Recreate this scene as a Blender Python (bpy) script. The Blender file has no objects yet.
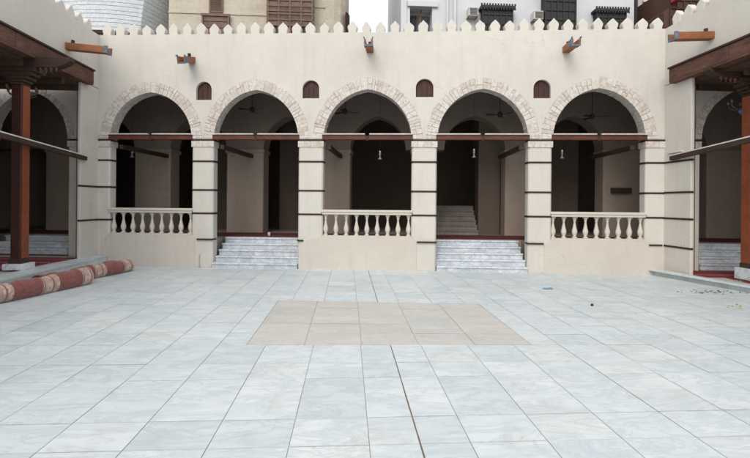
import bpy, math, random
from mathutils import Vector, Matrix
random.seed(7)
S = bpy.context.scene
COL = S.collection
PI = math.pi
R = math.radians
PHI = R(-6.5)                    # the arcade is skewed to the side walls of the court
D0 = 11.0
FAC = Matrix.Translation((0, D0, 0)) @ Matrix.Rotation(PHI, 4, 'Z')
XL, XR = -6.35, 7.5              # faces of the two side walls
ZT = 5.85                        # wall top

# ------------------------------------------------------------------ helpers
class MB:
    def __init__(s):
        s.v = []; s.f = []; s.mi = []; s.tone = []
    def face(s, pts, mi=0, tone=0.5):
        n = len(s.v); s.v += [tuple(p) for p in pts]
        s.f.append(tuple(range(n, n + len(pts)))); s.mi.append(mi); s.tone.append(tone)
    def add(s, vs, fs, mi=0, tone=0.5, M=None):
        n = len(s.v)
        s.v += [tuple(M @ Vector(p)) if M else tuple(p) for p in vs]
        for f in fs:
            s.f.append(tuple(i + n for i in f)); s.mi.append(mi); s.tone.append(tone)
    def box(s, x0, x1, y0, y1, z0, z1, mi=0, tone=0.5, M=None):
        vs = [(x0,y0,z0),(x1,y0,z0),(x1,y1,z0),(x0,y1,z0),(x0,y0,z1),(x1,y0,z1),(x1,y1,z1),(x0,y1,z1)]
        fs = [(0,3,2,1),(4,5,6,7),(0,1,5,4),(1,2,6,5),(2,3,7,6),(3,0,4,7)]
        s.add(vs, fs, mi, tone, M)
    def prism(s, poly, z0, z1, mi=0, tone=0.5, M=None):
        n = len(poly)
        vs = [(x,y,z0) for x,y in poly] + [(x,y,z1) for x,y in poly]
        fs = [tuple(reversed(range(n))), tuple(range(n, 2*n))] + [(i,(i+1)%n,(i+1)%n+n,i+n) for i in range(n)]
        s.add(vs, fs, mi, tone, M)
    def lathe(s, prof, n=12, mi=0, tone=0.5, M=None):
        vs = []; fs = []
        for r, z in prof:
            for k in range(n):
                a = 2*PI*k/n; vs.append((r*math.cos(a), r*math.sin(a), z))
        for j in range(len(prof)-1):
            for k in range(n):
                fs.append((j*n+k, j*n+(k+1)%n, (j+1)*n+(k+1)%n, (j+1)*n+k))
        fs.append(tuple(reversed(range(n)))); fs.append(tuple(range((len(prof)-1)*n, len(prof)*n)))
        s.add(vs, fs, mi, tone, M)
    def tube(s, pts, r, n=8, mi=0, tone=0.5):
        pts = [Vector(p) for p in pts]; rings = []
        for i, p in enumerate(pts):
            d = (pts[min(i+1, len(pts)-1)] - pts[max(i-1, 0)]).normalized()
            u = d.cross(Vector((0,0,1)))
            if u.length < 1e-3: u = d.cross(Vector((0,1,0)))
            u.normalize(); w = d.cross(u)
            rr = r[i] if isinstance(r, (list, tuple)) else r
            rings.append([p + (u*math.cos(2*PI*k/n) + w*math.sin(2*PI*k/n))*rr for k in range(n)])
        vs = [q for rg in rings for q in rg]; fs = []
        for j in range(len(pts)-1):
            for k in range(n):
                fs.append((j*n+k, j*n+(k+1)%n, (j+1)*n+(k+1)%n, (j+1)*n+k))
        fs.append(tuple(reversed(range(n)))); fs.append(tuple(range((len(pts)-1)*n, len(pts)*n)))
        s.add(vs, fs, mi, tone)
    def build(s, name, mats, parent=None, M=None, smooth=False, bevel=0, fix=True):
        me = bpy.data.meshes.new(name)
        me.from_pydata(s.v, [], s.f)
        if not isinstance(mats, (list, tuple)): mats = [mats]
        for m in mats: me.materials.append(m)
        me.polygons.foreach_set('material_index', s.mi)
        at = me.attributes.new('tone', 'FLOAT', 'FACE'); at.data.foreach_set('value', s.tone)
        if smooth: me.polygons.foreach_set('use_smooth', [True]*len(s.f))
        me.update()
        if fix:
            import bmesh
            bm = bmesh.new(); bm.from_mesh(me)
            bmesh.ops.recalc_face_normals(bm, faces=bm.faces); bm.to_mesh(me); bm.free()
        o = bpy.data.objects.new(name, me); COL.objects.link(o)
        if M is not None: o.matrix_world = M
        if parent is not None: o.parent = parent
        if bevel:
            b = o.modifiers.new('bevel', 'BEVEL'); b.width = bevel; b.segments = 2; b.limit_method = 'ANGLE'
        return o

def tag(o, label, cat, group=None):
    o['label'] = label; o['category'] = cat
    if group: o['group'] = group
    return o
def struct(o, kind='structure'):
    o['kind'] = kind; return o
def thing(name, label, cat, M=None, group=None):
    o = bpy.data.objects.new(name, None); COL.objects.link(o); o.empty_display_size = .2
    if M is not None: o.matrix_world = M
    return tag(o, label, cat, group)
def T(x, y, z, rz=0): return Matrix.Translation((x, y, z)) @ Matrix.Rotation(rz, 4, 'Z')
def copy_tree(o, parent=None):
    c = o.copy(); COL.objects.link(c)
    if parent is not None: c.parent = parent
    for ch in list(o.children): copy_tree(ch, c)
    return c

# ------------------------------------------------------------------ materials
def newmat(name):
    m = bpy.data.materials.new(name); m.use_nodes = True
    nt = m.node_tree; b = nt.nodes['Principled BSDF']
    return m, nt, b
def N(nt, t, **k):
    n = nt.nodes.new(t)
    for a, v in k.items(): setattr(n, a, v)
    return n
def L(nt, a, b): nt.links.new(a, b)
def coords(nt, scale=(1,1,1), kind='Object'):
    tc = N(nt, 'ShaderNodeTexCoord'); mp = N(nt, 'ShaderNodeMapping')
    mp.inputs['Scale'].default_value = scale
    if kind == 'World':
        g = N(nt, 'ShaderNodeNewGeometry'); L(nt, g.outputs['Position'], mp.inputs[0])
    else: L(nt, tc.outputs[kind], mp.inputs[0])
    return mp.outputs[0]
def noise(nt, vec, scale, detail=6, rough=.6, dist=0):
    n = N(nt, 'ShaderNodeTexNoise'); n.inputs['Scale'].default_value = scale
    n.inputs['Detail'].default_value = detail; n.inputs['Roughness'].default_value = rough
    n.inputs['Distortion'].default_value = dist
    L(nt, vec, n.inputs['Vector']); return n.outputs['Fac']
def ramp(nt, fac, stops, interp='LINEAR'):
    r = N(nt, 'ShaderNodeValToRGB'); r.color_ramp.interpolation = interp
    e = r.color_ramp.elements
    while len(e) < len(stops): e.new(.5)
    for i, (p, c) in enumerate(stops):
        e[i].position = p; e[i].color = (*c, 1) if len(c) == 3 else c
    L(nt, fac, r.inputs[0]); return r.outputs[0]
def mix(nt, fac, a, b, mode='MIX'):
    m = N(nt, 'ShaderNodeMix', data_type='RGBA', blend_type=mode)
    for k, v in ((0, fac), (6, a), (7, b)):
        if hasattr(v, 'default_value') or hasattr(v, 'links'): L(nt, v, m.inputs[k])
        else: m.inputs[k].default_value = v if k == 0 else (*v, 1)
    return m.outputs[2]
def bump(nt, b, h, strength=.3, dist=.02):
    n = N(nt, 'ShaderNodeBump'); n.inputs['Strength'].default_value = strength; n.inputs['Distance'].default_value = dist
    L(nt, h, n.inputs['Height']); L(nt, n.outputs[0], b.inputs['Normal'])
def tone_attr(nt):
    a = N(nt, 'ShaderNodeAttribute'); a.attribute_name = 'tone'; return a.outputs['Fac']
G = lambda v: (v, v, v)

def plaster(name, c, var=.08, stain=.15, bs=.25):
    m, nt, b = newmat(name)
    p = coords(nt, kind='World')
    big = noise(nt, p, .7, 5, .6); mid = noise(nt, p, 4, 8, .65); fine = noise(nt, p, 45, 4, .6)
    c2 = tuple(x*(1-var*1.6) for x in c); c1 = tuple(min(1, x*(1+var*.5)) for x in c)
    col = ramp(nt, big, [(.3, c2), (.7, c1)])
    col = mix(nt, ramp(nt, mid, [(.35, G(0)), (.75, G(.5))]), col, tuple(x*(1-stain) for x in (c[0], c[1]*.985, c[2]*.95)))
    ps = coords(nt, (3, 3, .35), 'World')          # rain streaks: long in z
    st = noise(nt, ps, 1.6, 6, .7)
    col = mix(nt, ramp(nt, st, [(.52, G(0)), (.75, G(.7))]), col, tuple(x*(1-stain*1.4) for x in c))
    wv = N(nt, 'ShaderNodeTexVoronoi', feature='DISTANCE_TO_EDGE'); wv.inputs['Scale'].default_value = .55
    wp = N(nt, 'ShaderNodeVectorMath', operation='ADD'); wn = N(nt, 'ShaderNodeTexNoise'); wn.inputs['Scale'].default_value = 3; wn.inputs['Detail'].default_value = 8
    L(nt, p, wn.inputs['Vector']); L(nt, p, wp.inputs[0]); L(nt, wn.outputs['Color'], wp.inputs[1]); L(nt, wp.outputs[0], wv.inputs['Vector'])
    cr = ramp(nt, wv.outputs['Distance'], [(0, G(.55)), (.006, G(0))]); cm = ramp(nt, big, [(.5, G(0)), (.6, G(1))])
    ck = N(nt, 'ShaderNodeMath', operation='MULTIPLY'); L(nt, cr, ck.inputs[0]); L(nt, cm, ck.inputs[1])
    col = mix(nt, ck.outputs[0], col, tuple(x*.55 for x in c))
    sp = noise(nt, p, 11, 6, .75); col = mix(nt, ramp(nt, sp, [(.62, G(0)), (.72, G(.45))]), col, tuple(x*(1-stain*1.5) for x in c))
    L(nt, col, b.inputs['Base Color']); b.inputs['Roughness'].default_value = .9
    h = mix(nt, .3, mid, fine); bump(nt, b, h, bs*1.5, .02)
    return m
def woodmat(name, c1, c2, rough=.55, scale=(2, 2, 14), spec=.4):
    m, nt, b = newmat(name)
    p = coords(nt, scale); n1 = noise(nt, p, 3, 8, .65, .6)
    q = coords(nt, (1,1,1)); n2 = noise(nt, q, 2.2, 4)
    col = ramp(nt, n1, [(.3, c1), (.7, c2)])
    col = mix(nt, ramp(nt, n2, [(.45, G(0)), (.75, G(.6))]), col, tuple(x*.55 for x in c1))
    L(nt, col, b.inputs['Base Color']); b.inputs['Roughness'].default_value = rough
    b.inputs['Specular IOR Level'].default_value = spec
    bump(nt, b, n1, .25, .006); return m
def plain(name, c, rough=.6, metal=0, var=.15, sc=9):
    m, nt, b = newmat(name)
    n = noise(nt, coords(nt), sc, 5)
    L(nt, ramp(nt, n, [(.3, tuple(x*(1-var) for x in c)), (.7, tuple(min(1, x*(1+var)) for x in c))]), b.inputs['Base Color'])
    b.inputs['Roughness'].default_value = rough; b.inputs['Metallic'].default_value = metal
    return m
def stonemat(name, stops, mortar=None, rough=.85, bs=.5):
    m, nt, b = newmat(name)
    t = tone_attr(nt); p = coords(nt, kind='World')
    col = ramp(nt, t, stops)
    n = noise(nt, p, 16, 9, .75); n2 = noise(nt, p, 7, 6, .7); n3 = noise(nt, p, 28, 4, .7)
    col = mix(nt, ramp(nt, n2, [(.44, G(0)), (.62, G(.75))]), col, (.66, .64, .60))
    col = mix(nt, ramp(nt, n, [(.50, G(0)), (.62, G(.7))]), col, (.40, .28, .235))
    col = mix(nt, ramp(nt, n3, [(.58, G(0)), (.68, G(.7))]), col, (.24, .20, .185))
    L(nt, col, b.inputs['Base Color']); b.inputs['Roughness'].default_value = rough
    bump(nt, b, n, bs, .02); return m
def marble(name, base, vein, dark, rough=.35, vs=1.0, tonevar=True, bs=.04):
    m, nt, b = newmat(name)
    g = N(nt, 'ShaderNodeNewGeometry'); t = tone_attr(nt)
    # every slab gets its own piece of the veining
    off = N(nt, 'ShaderNodeVectorMath', operation='SCALE'); cx = N(nt, 'ShaderNodeCombineXYZ')
    for i in range(3): L(nt, t, cx.inputs[i])
    L(nt, cx.outputs[0], off.inputs[0]); off.inputs['Scale'].default_value = 37
    ad = N(nt, 'ShaderNodeVectorMath', operation='ADD'); L(nt, g.outputs['Position'], ad.inputs[0]); L(nt, off.outputs[0], ad.inputs[1])
    mp = N(nt, 'ShaderNodeMapping'); mp.inputs['Rotation'].default_value = (0, 0, .6); mp.inputs['Scale'].default_value = (1*vs, 2.6*vs, 1*vs)
    L(nt, ad.outputs[0], mp.inputs[0])
    n1 = noise(nt, mp.outputs[0], 1.7, 9, .62, .9)
    n2 = noise(nt, mp.outputs[0], 1.1, 10, .7, 1.6)
    cl = ramp(nt, n1, [(.35, vein), (.55, base), (.75, tuple(min(1, x*1.07) for x in base))])
    vn = ramp(nt, n2, [(.455, G(0)), (.495, G(.75)), (.50, G(.75)), (.54, G(0))])
    col = mix(nt, vn, cl, dark)
    if tonevar:
        tv = ramp(nt, t, [(0, (.885, .915, .92)), (.3, (.95, .968, .972)), (.7, G(1)), (1, (1.0, .99, .965))])
        col = mix(nt, 1.0, col, tv, 'MULTIPLY')
    # grime
    n3 = noise(nt, g.outputs['Position'], .9, 8, .7); n4 = noise(nt, g.outputs['Position'], 22, 5, .8)
    col = mix(nt, ramp(nt, n3, [(.48, G(0)), (.75, G(.32))]), col, (.42, .42, .41))
    col = mix(nt, ramp(nt, n4, [(.66, G(0)), (.8, G(.5))]), col, (.33, .32, .31))
    n5 = noise(nt, g.outputs['Position'], 2.6, 10, .78, .6)
    col = mix(nt, ramp(nt, n5, [(.52, G(0)), (.66, G(.28)), (.8, G(.5))]), col, (.43, .385, .33))
    L(nt, col, b.inputs['Base Color'])
    L(nt, ramp(nt, n3, [(.3, G(rough)), (.7, G(min(1, rough+.25)))]), b.inputs['Roughness'])
    b.inputs['Specular IOR Level'].default_value = .4
    bump(nt, b, n1, bs, .01); return m

M = {}
M['plaster'] = plaster('cream_plaster', (.62, .597, .548), .06, .13)
M['plaster_side'] = plaster('side_wall_plaster', (.61, .58, .525), .06, .12)
M['plaster_shade'] = plaster('shaded_inner_plaster', (.36, .298, .25), .08, .2)  # cream plaster with the shade of the arcade put into its colour
M['plaster_hall_shade'] = plaster('hall_shade_plaster', (.135, .105, .085), .1, .2)  # hall plaster, darkened in the colour to deepen the shade
M['ring'] = stonemat('arch_stone', [(0, (.50, .44, .39)), (.3, (.57, .53, .485)), (.6, (.61, .58, .535)), (.85, (.65, .63, .59)), (1, (.54, .46, .41))])
M['mortar'] = plaster('mortar', (.50, .46, .42), .08, .2)
M['band'] = plain('band_wood', (.028, .014, .013), .7, 0, .3)
M['wood_red'] = woodmat('red_brown_wood', (.045, .016, .012), (.15, .045, .022))
M['wood_post_shade'] = woodmat('shaded_post_wood', (.030, .009, .007), (.055, .016, .010), .5)  # post wood, darkened in the colour for its shaded front
M['wood_post_lit'] = woodmat('lit_post_wood', (.17, .040, .017), (.27, .068, .024), .5)  # same post wood, brightened in the colour for the court-lit side
M['wood_dark'] = woodmat('dark_wood', (.030, .017, .012), (.065, .034, .022), .7)
M['wood_old'] = woodmat('old_canopy_wood', (.055, .024, .018), (.17, .075, .048), .75, (1.5, 1.5, 9))
M['wood_shutter'] = woodmat('shutter_wood', (.035, .011, .008), (.075, .024, .014), .6)
M['wood_spout'] = woodmat('spout_wood', (.22, .075, .028), (.34, .13, .05), .6)
M['blue'] = plain('faded_blue_paint', (.11, .15, .20), .7, 0, .35, 14)
M['marble'] = marble('white_court_marble', (.665, .712, .722), (.585, .645, .665), (.52, .57, .59))
M['beige'] = marble('beige_slab_stone', (.575, .562, .53), (.54, .525, .49), (.50, .48, .44), .45)
M['grout'] = plain('grey_grout', (.46, .44, .41), .95, 0, .2, 4)
M['brass'] = plain('rusty_joint_metal', (.17, .12, .075), .6, .1, .35, 12)
M['pale'] = plain('pale_conduit', (.62, .60, .56), .5)
M['plaster_upper_shade'] = plaster('shaded_upper_plaster', (.25, .21, .18), .08, .2)  # inner plaster, colour darkened further for the shade above the springing
M['shadestone'] = plaster('shaded_stone', (.26, .23, .21), .2, .3)  # step stone with the dimness of the hall put into its colour
M['parapet'] = plaster('parapet_plaster', (.59, .55, .495), .06, .13)
M['balus'] = plaster('cast_stone', (.615, .58, .52), .05, .1, .15)
M['black'] = woodmat('black_wood', (.012, .012, .013), (.03, .03, .032), .6)
M['white'] = plaster('white_paint_wall', (.60, .62, .655), .03, .06)
M['brownlat'] = woodmat('weathered_brown_wood', (.13, .085, .065), (.23, .165, .13), .85)
M['tan'] = None
M['metalgrey'] = plain('grey_metal', (.35, .36, .36), .5, .3)
M['dark'] = plain('dark_recess', (.02, .02, .022), .8)
M['glass'] = None
M['red_carpet'] = None
M['ceil'] = woodmat('ceiling_boards', (.05, .03, .02), (.10, .06, .04), .8, (1, 12, 1))

def steps_marble():
    m, nt, b = newmat('veined_step_marble')
    g = N(nt, 'ShaderNodeNewGeometry')
    mp = N(nt, 'ShaderNodeMapping'); mp.inputs['Scale'].default_value = (1, 1, 1.5); L(nt, g.outputs['Position'], mp.inputs[0])
    n1 = noise(nt, mp.outputs[0], 3.2, 9, .66, .8); n2 = noise(nt, mp.outputs[0], 2.2, 8, .7, 1.8)
    col = ramp(nt, n1, [(.30, (.58, .625, .68)), (.48, (.70, .735, .765)), (.65, (.77, .79, .80))])
    col = mix(nt, ramp(nt, n2, [(.45, G(0)), (.49, G(.55)), (.51, G(.55)), (.55, G(0))]), col, (.36, .40, .45))
    t = tone_attr(nt); col = mix(nt, 1, col, ramp(nt, t, [(0, (.74, .775, .82)), (.5, (.9, .92, .94)), (1, G(1))]), 'MULTIPLY')
    L(nt, col, b.inputs['Base Color']); b.inputs['Roughness'].default_value = .4; return m
M['step'] = steps_marble()

def coral():
    m, nt, b = newmat('tan_coral_stone')
    p = coords(nt, (1, 1, 1), 'World')
    sep = N(nt, 'ShaderNodeSeparateXYZ'); L(nt, p, sep.inputs[0])
    cb = N(nt, 'ShaderNodeCombineXYZ'); L(nt, sep.outputs[0], cb.inputs[0]); L(nt, sep.outputs[2], cb.inputs[1])
    br = N(nt, 'ShaderNodeTexBrick'); L(nt, cb.outputs[0], br.inputs[0])
    br.inputs['Scale'].default_value = 1; br.inputs['Brick Width'].default_value = .55; br.inputs['Row Height'].default_value = .26
    br.inputs['Mortar Size'].default_value = .012; br.inputs['Mortar Smooth'].default_value = .8; br.inputs['Bias'].default_value = -.2
    br.inputs['Color1'].default_value = (.50, .455, .375, 1); br.inputs['Color2'].default_value = (.44, .395, .32, 1); br.inputs['Mortar'].default_value = (.40, .34, .26, 1)
    n = noise(nt, p, 1.3, 8, .65); n2 = noise(nt, p, 6, 8, .7)
    col = mix(nt, ramp(nt, n, [(.35, G(.0)), (.65, G(.75))]), br.outputs[0], (.56, .515, .435))
    col = mix(nt, ramp(nt, n2, [(.5, G(0)), (.8, G(.6))]), col, (.33, .26, .18))
    L(nt, col, b.inputs['Base Color']); b.inputs['Roughness'].default_value = .95; bump(nt, b, n2, .6, .05); return m
M['tan'] = coral()

def speck():
    m, nt, b = newmat('pale_blue_flaking_paint')
    p = coords(nt, (1, 1, 1), 'World'); n = noise(nt, p, 9, 6, .75); n2 = noise(nt, p, 1.5, 5)
    col = ramp(nt, n, [(.4, (.56, .64, .69)), (.56, (.72, .77, .80)), (.66, (.84, .86, .87))])
    col = mix(nt, ramp(nt, n2, [(.4, G(0)), (.7, G(.5))]), col, (.60, .62, .68))
    L(nt, col, b.inputs['Base Color']); b.inputs['Roughness'].default_value = .8; bump(nt, b, n, .6, .03); return m
M['minaret'] = speck()

def glassmat():
    m, nt, b = newmat('lamp_glass')
    b.inputs['Base Color'].default_value = (.30, .33, .33, 1); b.inputs['Roughness'].default_value = .15
    b.inputs['Transmission Weight'].default_value = .35; return m
M['glass'] = glassmat()

def rollmat(name, seed):
    m, nt, b = newmat(name)
    tc = N(nt, 'ShaderNodeTexCoord'); sep = N(nt, 'ShaderNodeSeparateXYZ'); L(nt, tc.outputs['Object'], sep.inputs[0])
    ma = N(nt, 'ShaderNodeMath', operation='MULTIPLY_ADD'); L(nt, sep.outputs[0], ma.inputs[0]); ma.inputs[1].default_value = 1/.84; ma.inputs[2].default_value = seed
    fr = N(nt, 'ShaderNodeMath', operation='FRACT'); L(nt, ma.outputs[0], fr.inputs[0])
    red, cream, dk = (.205, .045, .040), (.56, .46, .375), (.11, .025, .03)
    band = ramp(nt, fr.outputs[0], [(0, red), (.50, cream), (.52, dk), (.54, cream), (.72, (.33, .12, .09)), (.76, cream), (.88, dk), (.90, red)], 'CONSTANT')
    n = noise(nt, tc.outputs['Object'], 26, 5, .7); n2 = noise(nt, tc.outputs['Object'], 5, 5)
    w = ramp(nt, n, [(.47, G(0)), (.57, G(.3))])
    vo = N(nt, 'ShaderNodeTexVoronoi'); vo.inputs['Scale'].default_value = 9; L(nt, tc.outputs['Object'], vo.inputs['Vector'])
    band = mix(nt, ramp(nt, vo.outputs['Distance'], [(.16, G(.55)), (.24, G(0)), (.46, G(0)), (.54, G(.4))]), band, (.21, .075, .06))
    col = mix(nt, w, band, (.30, .13, .10))
    col = mix(nt, ramp(nt, n2, [(.5, G(0)), (.8, G(.3))]), col, (.36, .24, .19))
    L(nt, col, b.inputs['Base Color']); b.inputs['Roughness'].default_value = .95
    b.inputs['Sheen Weight'].default_value = .3; bump(nt, b, n, .5, .01); return m

def carpetmat():
    m, nt, b = newmat('red_striped_carpet')
    tc = N(nt, 'ShaderNodeTexCoord'); sep = N(nt, 'ShaderNodeSeparateXYZ'); L(nt, tc.outputs['Object'], sep.inputs[0])
    ma = N(nt, 'ShaderNodeMath', operation='MULTIPLY'); L(nt, sep.outputs[1], ma.inputs[0]); ma.inputs[1].default_value = 1/.62
    fr = N(nt, 'ShaderNodeMath', operation='FRACT'); L(nt, ma.outputs[0], fr.inputs[0])
    col = ramp(nt, fr.outputs[0], [(0, (.25, .02, .03)), (.62, (.42, .33, .28)), (.70, (.06, .012, .02)), (.78, (.42, .33, .28)), (.84, (.25, .02, .03))], 'CONSTANT')
    n = noise(nt, tc.outputs['Object'], 30, 4)
    col = mix(nt, ramp(nt, n, [(.4, G(0)), (.6, G(.4))]), col, (.14, .015, .025))
    L(nt, col, b.inputs['Base Color']); b.inputs['Roughness'].default_value = .95; return m
M['red_carpet'] = carpetmat()
M['deck_carpet'] = plain('dark_red_carpet', (.10, .016, .022), .95, 0, .3, 20)

# ------------------------------------------------------------------ ground and floor
g = MB(); g.face([(-400,-400,-.03),(400,-400,-.03),(400,400,-.03),(-400,400,-.03)])
struct(g.build('ground', plain('dusty_ground', (.30, .27, .23), .95, 0, .2, .3)))
YF0, YF1 = -6.0, 12.4
g = MB(); g.face([(-11,YF0,-.006),(12.5,YF0,-.006),(12.5,13.3,-.006),(-11,13.3,-.006)])
struct(g.build('floor_grout', M['grout']))
def skew(x, y):
    s = -max(0, min(1, (y-4.2)/3.3))*.11
    return (x, y + (x-.5)*s)
cols = [.51]
x = .86
while x < 12.4: cols.append(x); x += .545
x = .16; left = []
while x > -11: left.append(x); x -= .545
cols = sorted(left) + cols
rows = [3.03, 3.42, 4.20, 4.59, 5.16, 5.606, 6.052, 6.498, 6.944, 7.39]
y = 3.03
pat = [.39, .62, .39, .78, .39, .6]
i = 0
while y > YF0: y -= pat[i % 6]; rows.insert(0, y); i += 1
y = 7.39; i = 0
while y < 13.4: y += [.42, .42, .6, .42, .5][i % 5]; rows.append(y); i += 1
PX0, PX1, PY0, PY1 = -1.155, 2.165, 5.16, 7.39
g = MB()
gap = .0027
def tile(mb, x0, x1, y0, y1, z=0, gp=gap):
    x0 += gp; x1 -= gp; y0 += gp*.5; y1 -= gp*.5
    t = random.random(); dz = random.uniform(-.0008, .0008)
    ps = [(*skew(x0, y0), z+dz), (*skew(x1, y0), z+dz), (*skew(x1, y1), z+dz), (*skew(x0, y1), z+dz)]
    mb.face(ps, 0, t)
for j in range(len(rows)-1):
    y0, y1 = rows[j], rows[j+1]
    inpatch = y0 >= PY0-.01 and y1 <= PY1+.01
    k = 0
    while k < len(cols)-1:
        x0, x1 = cols[k], cols[k+1]
        st = 1
        if inpatch and x1 > PX0 and x0 < PX1:
            if x0 < PX0: tile(g, x0, PX0, y0, y1)
            if x1 > PX1: tile(g, PX1, x1, y0, y1)
        else: tile(g, x0, x1, y0, y1)
        k += st
struct(g.build('court_floor', M['marble'], fix=False))
g = MB()
for j in range(5):
    for k in range(5):
        tile(g, PX0+k*.664, PX0+(k+1)*.664, PY0+j*.446, PY0+(j+1)*.446, .0, .003)
struct(g.build('beige_paving', M['beige'], fix=False))
for (ya, yb, lab) in ((.3, 5.14, 'long rusty joint strip in the marble running from the beige slabs towards the viewer'),
                      (7.42, 10.9, 'short dark joint strip in the marble floor between the beige slabs and the arcade')):
    g = MB(); n = 12
    for k in range(n):
        a = ya+(yb-ya)*k/n; b_ = ya+(yb-ya)*(k+1)/n
        g.box(.504+random.uniform(-.002,.002), .513+random.uniform(-.002,.002), a, b_-.004, -.004, .0035)
    tag(g.build('joint_strip', M['brass']), lab, 'floor strip')

# ------------------------------------------------------------------ arch geometry
def arch_pts(cx, a, r, zs, n=14, off=0.0):
    c = (r*r-a*a)/(2*a); Rr = a+c+off
    am = math.acos(-c/Rr)
    pts = []
    for k in range(n+1):
        t = PI + (am-PI)*k/n; pts.append((cx+c+Rr*math.cos(t), zs+Rr*math.sin(t)))
    pr = [(2*cx-x, z) for x, z in reversed(pts[:-1])]
    return pts + pr
def quad2(mb, x0, z0, x1, z1, y0, y1, holes=False):
    mb.face([(x0,y0,z0),(x1,y0,z0),(x1,y0,z1),(x0,y0,z1)])
    mb.face([(x0,y1,z0),(x0,y1,z1),(x1,y1,z1),(x1,y1,z0)])
def curve_fill(mb, pts, ztop, y0, y1):
    for (xa, za), (xb, zb) in zip(pts, pts[1:]):
        mb.face([(xa,y0,za),(xb,y0,zb),(xb,y0,ztop),(xa,y0,ztop)])
        mb.face([(xa,y1,za),(xa,y1,ztop),(xb,y1,ztop),(xb,y1,zb)])
        mb.face([(xa,y0,za),(xa,y1,za),(xb,y1,zb),(xb,y0,zb)])
def arch_wall(bays, x0, x1, zs, ztop, t, windows=()):
    """bays: (cx, half, rise) sorted; windows: (cx, halfwidth, z0, z1) in the spandrels"""
    mb = MB(); x = x0
    segs = []
    for cx, a, r in bays:
        segs.append((x, cx-a)); x = cx+a
    segs.append((x, x1))
    for cx, a, r in bays: curve_fill(mb, arch_pts(cx, a, r, zs), ztop, 0, t)
    for (a, b) in segs:
        w = [q for q in windows if a < q[0] < b]
        if not w: quad2(mb, a, zs, b, ztop, 0, t)
        else:
            cx, hw, z0, z1 = w[0]
            quad2(mb, a, zs, b, z0, 0, t); quad2(mb, a, z0, cx-hw, ztop, 0, t); quad2(mb, cx+hw, z0, b, ztop, 0, t)
            ap = arch_pts(cx, hw, hw*.999, z1-hw, 7)
            mb.face([(cx-hw,0,z0),(cx+hw,0,z0),(cx+hw,t,z0),(cx-hw,t,z0)])
            for s in (-1, 1): mb.face([(cx+s*hw,0,z0),(cx+s*hw,t,z0),(cx+s*hw,t,z1-hw),(cx+s*hw,0,z1-hw)])
            curve_fill(mb, ap, ztop, 0, t)
        mb.face([(a,0,zs),(a,t,zs),(b,t,zs),(b,0,zs)])
    mb.face([(x0,0,ztop),(x1,0,ztop),(x1,t,ztop),(x0,t,ztop)])
    mb.face([(x0,0,zs),(x0,t,zs),(x0,t,ztop),(x0,0,ztop)]); mb.face([(x1,0,zs),(x1,t,zs),(x1,t,ztop),(x1,0,ztop)])
    return mb
def ring(cx, a, r, zs, w, t, n=11, seed=0, bottom=-.06, y0=-.012):
    rnd = random.Random(seed); mb = MB()
    c = (r*r-a*a)/(2*a); R0 = a+c-.012
    ji = .006
    for side in (-1, 1):
        R1 = a+c+w
        def P(rad, f):
            am = math.acos(-c/rad); ang = PI+(am-PI)*f
            x = c+rad*math.cos(ang); return (cx + x if side < 0 else cx - x, zs+rad*math.sin(ang))
        def block(ra, rb, f0, f1, ya, yb, tone, mi=0):
            K = 2; vs = []
            for k in range(K+1):
                f = f0+(f1-f0)*k/K
                (xa, za), (xb, zb) = P(ra, f), P(rb, f)
                vs += [(xa,ya,za),(xb,ya,zb),(xb,yb,zb),(xa,yb,za)]
            fs = []
            for k in range(K):
                b0 = k*4; b1 = b0+4
                for q in range(4): fs.append((b0+q, b0+(q+1)%4, b1+(q+1)%4, b1+q))
            fs.append((0,1,2,3)); fs.append((K*4+3,K*4+2,K*4+1,K*4))
            mb.add(vs, fs, mi, tone)
        for yy0, yy1 in ((y0, t*.5-ji), (t*.5+ji, t+.004)):      # stilt stones below the springing
            xs = sorted((cx+side*(a-.012), cx+side*(a+w*rnd.uniform(.88, 1.0)))) if yy0 == y0 else sorted((cx+side*(a-.012), cx+side*(a+.1)))
            xm = xs[0]+(xs[1]-xs[0])*rnd.uniform(.4, .6)
            mb.box(xs[0], xm-ji, yy0, min(yy1, .05) if yy0 == y0 else yy1, zs-.014, zs-.006, 0, rnd.random()); mb.box(xm+ji, xs[1], yy0, min(yy1, .05) if yy0 == y0 else yy1, zs-.014, zs-.006, 0, rnd.random())
        # mortar bed
        for k in range(8): block(R0+.006, R1-.006, k/8, (k+1)/8, y0+.006, t+.002, .5, 1)
        f = 0
        while f < .999:
            df = rnd.uniform(.034, .075)
            if f+df > .95: df = 1-f
            g0, g1 = f+.003, f+df-.003
            dy = rnd.uniform(-.009, .006)
            if rnd.random() < .6:
                rm = R0+(R1-R0)*rnd.uniform(.35, .65)
                block(R0, rm-ji, g0, g1, y0+dy, t*.5-ji, rnd.random()); block(rm+ji, R1+rnd.uniform(-.035,.02), g0, g1, y0+dy, .05, rnd.random())
            else:
                block(R0, R1+rnd.uniform(-.035,.02), g0, g1, y0+dy, .05, rnd.random()); block(R0, R0+.1, g0, g1, .05+ji, t*.5-ji, rnd.random())
            block(R0+rnd.uniform(-.006,.004), R0+.1, g0, g1, t*.5+ji, t+.004, rnd.random())
            f += df
    return mb
def chamf(x0, x1, y0, y1, c):
    return [(x0+c,y0),(x1-c,y0),(x1,y0+c),(x1,y1-c),(x1-c,y1),(x0+c,y1),(x0,y1-c),(x0,y0+c)]

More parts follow.
